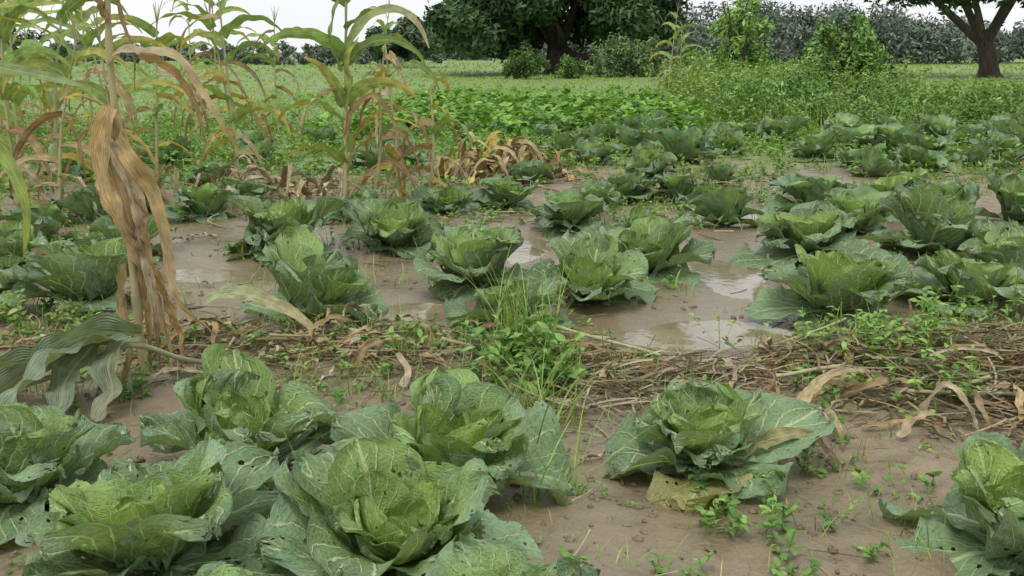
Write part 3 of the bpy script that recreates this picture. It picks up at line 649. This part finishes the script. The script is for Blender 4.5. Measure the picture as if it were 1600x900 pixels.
# ---------------------------------------------------------------- trees and bushes
A=Acc();rg=np.random.default_rng(44)
for i in range(40):
    cx=rg.uniform(4.6,13.5);cy=rg.uniform(20.5,25.5);hh=rg.uniform(.35,.85)*(1.35 if cx<8 else .95)
    cc=np.array([(.12,.23,.05),(.16,.29,.065),(.21,.35,.09)][rg.integers(3)])
    for j in range(5):
        rr=hh*rg.uniform(.25,.42);A.add(*leafquads((cx+rg.normal()*.35,cy+rg.normal()*.3,hh*rg.uniform(.35,.8)),(rr,rr,rr),90,.05,cc*rg.uniform(.85,1.2)))
A.obj("shrub_thicket",MF,smooth=False)
def tree(name,x,y,R,zc,Rz,trunk_r,trunk_h,seed,ncl,per,lsz,cols,clr=(.9,1.7),limbs=7,lean=0,low=-.75,extra=()):
    rg=np.random.default_rng(seed)
    root=bpy.data.objects.new(name,None);S.collection.objects.link(root);root.location=(x,y,0)
    A=Acc();z0=-.1
    fork=np.array([lean,0,trunk_h])
    v,f=tube(spline([(0,0,z0),(lean*.3,0,trunk_h*.5),fork,fork+[lean*.2,0,.6]],10),np.r_[trunk_r*1.6,trunk_r*1.15,np.linspace(trunk_r,trunk_r*.75,8)],14);A.add(v,f,np.array([.1]*3))
    L=Acc()
    cs=[]
    for i in range(ncl):
        d=rg.normal(size=3);d/=np.linalg.norm(d);q=rg.uniform(.55,.98)
        if d[2]<low: d[2]*=-.5
        c=np.array([lean+d[0]*R*q,d[1]*R*q,zc+d[2]*Rz*q]);cs.append(c)
    for i in range(limbs):
        c=cs[i*ncl//limbs];m=(fork+c)/2+rg.normal(size=3)*.4+[0,0,.3]
        v,f=tube(spline([fork-[0,0,.25],m,c],12),np.linspace(trunk_r*.5,.05,12),8);A.add(v,f,np.array([.1]*3))
    cs+= [np.array(e) for e in extra]
    for c in cs:
        rr=rg.uniform(*clr);col=np.array(cols[rg.integers(len(cols))])*rg.uniform(.75,1.25)
        L.add(*leafquads(c,(rr,rr,rr*.75),per,lsz,col))
    o=A.obj("trunk",MB);o.parent=root
    o=L.obj("crown",MF,smooth=False);o.parent=root
dk=[(.05,.10,.035),(.062,.12,.042),(.076,.145,.048)]
rg=np.random.default_rng(3)
ex=[(rg.uniform(-7,-1.6),rg.normal()*3,rg.uniform(1.9,3.4)) for i in range(26)]+[(rg.uniform(1.6,6.6),rg.normal()*3,rg.uniform(2.6,3.8)) for i in range(22)]
tree("mango_tree",2.8,69,7.2,5.4,4.3,.75,1.8,1,170,430,.24,dk,(1.,1.9),9,extra=ex)
tree("mango_tree",-8.5,95,3.3,2.2,1.5,.4,1.0,3,34,260,.28,[(.08,.12,.07),(.09,.14,.075)],(.8,1.2),5)
tree("shade_tree",25.6,60,8.5,7.8,4.3,.52,1.9,7,130,330,.22,[(.055,.10,.035),(.075,.13,.045)],(.9,1.7),8,lean=-.4,low=-.96)
def bush(name,x,y,R,h,seed,n,per,lsz,cols):
    A=Acc();rg=np.random.default_rng(seed)
    for i in range(7):
        az=rg.random()*6.28;v,f=tube(spline([(x,y,0),(x+math.cos(az)*R*.3,y+math.sin(az)*R*.3,h*.5),(x+math.cos(az)*R*.6,y+math.sin(az)*R*.6,h*.85)],6),np.linspace(.05,.01,6),6);A.add(v,f,np.array([.08,.06,.04]))
    for i in range(n):
        d=rg.normal(size=3);d/=np.linalg.norm(d);q=rg.uniform(.3,1.1)
        zz=d[2]*q;tp=1-.35*max(zz,0)
        c=(x+d[0]*R*q*tp,y+d[1]*R*q*tp,max(h*.45+zz*h*.5,.15));rr=R*rg.uniform(.12,.32)
        A.add(*leafquads(c,(rr,rr,rr*1.3),per,lsz,np.array(cols[rg.integers(len(cols))])*rg.uniform(.8,1.25)))
    A.obj(name,MF,smooth=False)
lt=[(.12,.22,.05),(.16,.28,.065),(.21,.35,.09)]
bush("bush",.7,56,1.1,1.5,1,26,160,.09,[(.08,.15,.04),(.10,.19,.045)])
bush("bush",8.1,27.3,1.1,2.2,2,60,150,.07,lt)
bush("bush",8.9,28.5,1.0,1.5,12,40,130,.07,lt)
bush("sapling",6.3,31,.9,3.2,3,34,90,.09,[(.22,.37,.09),(.27,.43,.11)])
bush("bush",9.6,34,1.2,1.7,4,40,140,.09,lt)
bush("bush",5.4,34,.9,1.6,6,30,100,.08,lt)
bush("bush",7.2,36,1.3,2.0,16,36,120,.10,[(.17,.28,.09),(.21,.32,.11)])
bush("bush",3.0,57,1.0,1.1,8,30,110,.09,lt)
bush("bush",6.5,60,2,2.2,9,40,140,.12,[(.14,.22,.09),(.18,.27,.1)])
A=Acc();rg=np.random.default_rng(9)
def line(x0,x1,y,h0,h1,N,cols,sz=.45,per=150):
    for i in range(N):
        x=rg.uniform(x0,x1);yy=y+rg.normal()*6
        hh=(h0+(h1-h0)*float(fbm(x*.09,y*.1,2,21)))*rg.uniform(.6,1.1)
        c=np.array(cols[rg.integers(len(cols))])*rg.uniform(.75,1.2)
        for k in range(4):
            rr=hh*rg.uniform(.22,.36)
            A.add(*leafquads((x+rg.normal()*hh*.3,yy+rg.normal()*hh*.2,max(rr*.8,hh*(.15+.2*k))),(rr*1.2,rr,rr*.85),per//2,sz,c,.3))
hz=[(.16,.205,.155),(.185,.225,.175),(.145,.185,.135)]  # tree line greens, greyed and lightened: distance haze painted into the leaf colour
line(-75,-8,120,.6,2.4,80,hz,.28)
line(-95,-20,160,1.0,4.0,60,hz,.36)
line(16,40,125,4,10,46,hz,.26,460)
line(36,80,130,2.5,6.5,80,hz,.3,240)
line(6,26,110,2,6,50,hz,.26,260)
line(-30,10,170,2,4.2,50,hz,.36)
line(-36,-31,68,2,5.5,7,[(.09,.14,.07)],.22,260)
A.obj("distant_tree_line",MF,smooth=False)
# ---------------------------------------------------------------- light, sky, camera
w=bpy.data.worlds.new("World");S.world=w;w.use_nodes=True;t=w.node_tree;t.nodes.clear()
sky=t.nodes.new('ShaderNodeTexSky');sky.sky_type='NISHITA';sky.sun_disc=False;sky.sun_elevation=math.radians(62);sky.sun_rotation=math.radians(200)
tc=t.nodes.new('ShaderNodeTexCoord');ns=t.nodes.new('ShaderNodeTexNoise');ns.inputs['Scale'].default_value=2.5;ns.inputs['Detail'].default_value=5
mp=t.nodes.new('ShaderNodeMapping');mp.inputs['Scale'].default_value=(1,1,3);t.links.new(tc.outputs['Generated'],mp.inputs[0]);t.links.new(mp.outputs[0],ns.inputs['Vector'])
cr=t.nodes.new('ShaderNodeMix');cr.data_type='RGBA';cr.inputs[6].default_value=(7.4,7.7,8.1,1);cr.inputs[7].default_value=(9.2,9.3,9.4,1);t.links.new(ns.outputs[0],cr.inputs[0])
mx=t.nodes.new('ShaderNodeMix');mx.data_type='RGBA';mx.inputs[0].default_value=.9;t.links.new(sky.outputs[0],mx.inputs[6]);t.links.new(cr.outputs[2],mx.inputs[7])
bg=t.nodes.new('ShaderNodeBackground');bg.inputs[1].default_value=.12;t.links.new(mx.outputs[2],bg.inputs[0])
ow=t.nodes.new('ShaderNodeOutputWorld');t.links.new(bg.outputs[0],ow.inputs[0])
sd=bpy.data.lights.new("sun",'SUN');sd.energy=1.5;sd.angle=math.radians(20);sd.color=(1,.96,.88)
so=bpy.data.objects.new("sun",sd);S.collection.objects.link(so);so.rotation_euler=(math.radians(28),0,math.radians(-20))
cd=bpy.data.cameras.new("camera");cd.sensor_width=36;cd.lens=38.6;cd.clip_end=3000;cd.clip_start=.05
co=bpy.data.objects.new("camera",cd);S.collection.objects.link(co);co.location=(0,0,1.4);co.rotation_euler=(math.radians(90-12.2),0,0);S.camera=co
S.view_settings.view_transform='Standard';S.view_settings.look='None';S.view_settings.exposure=0
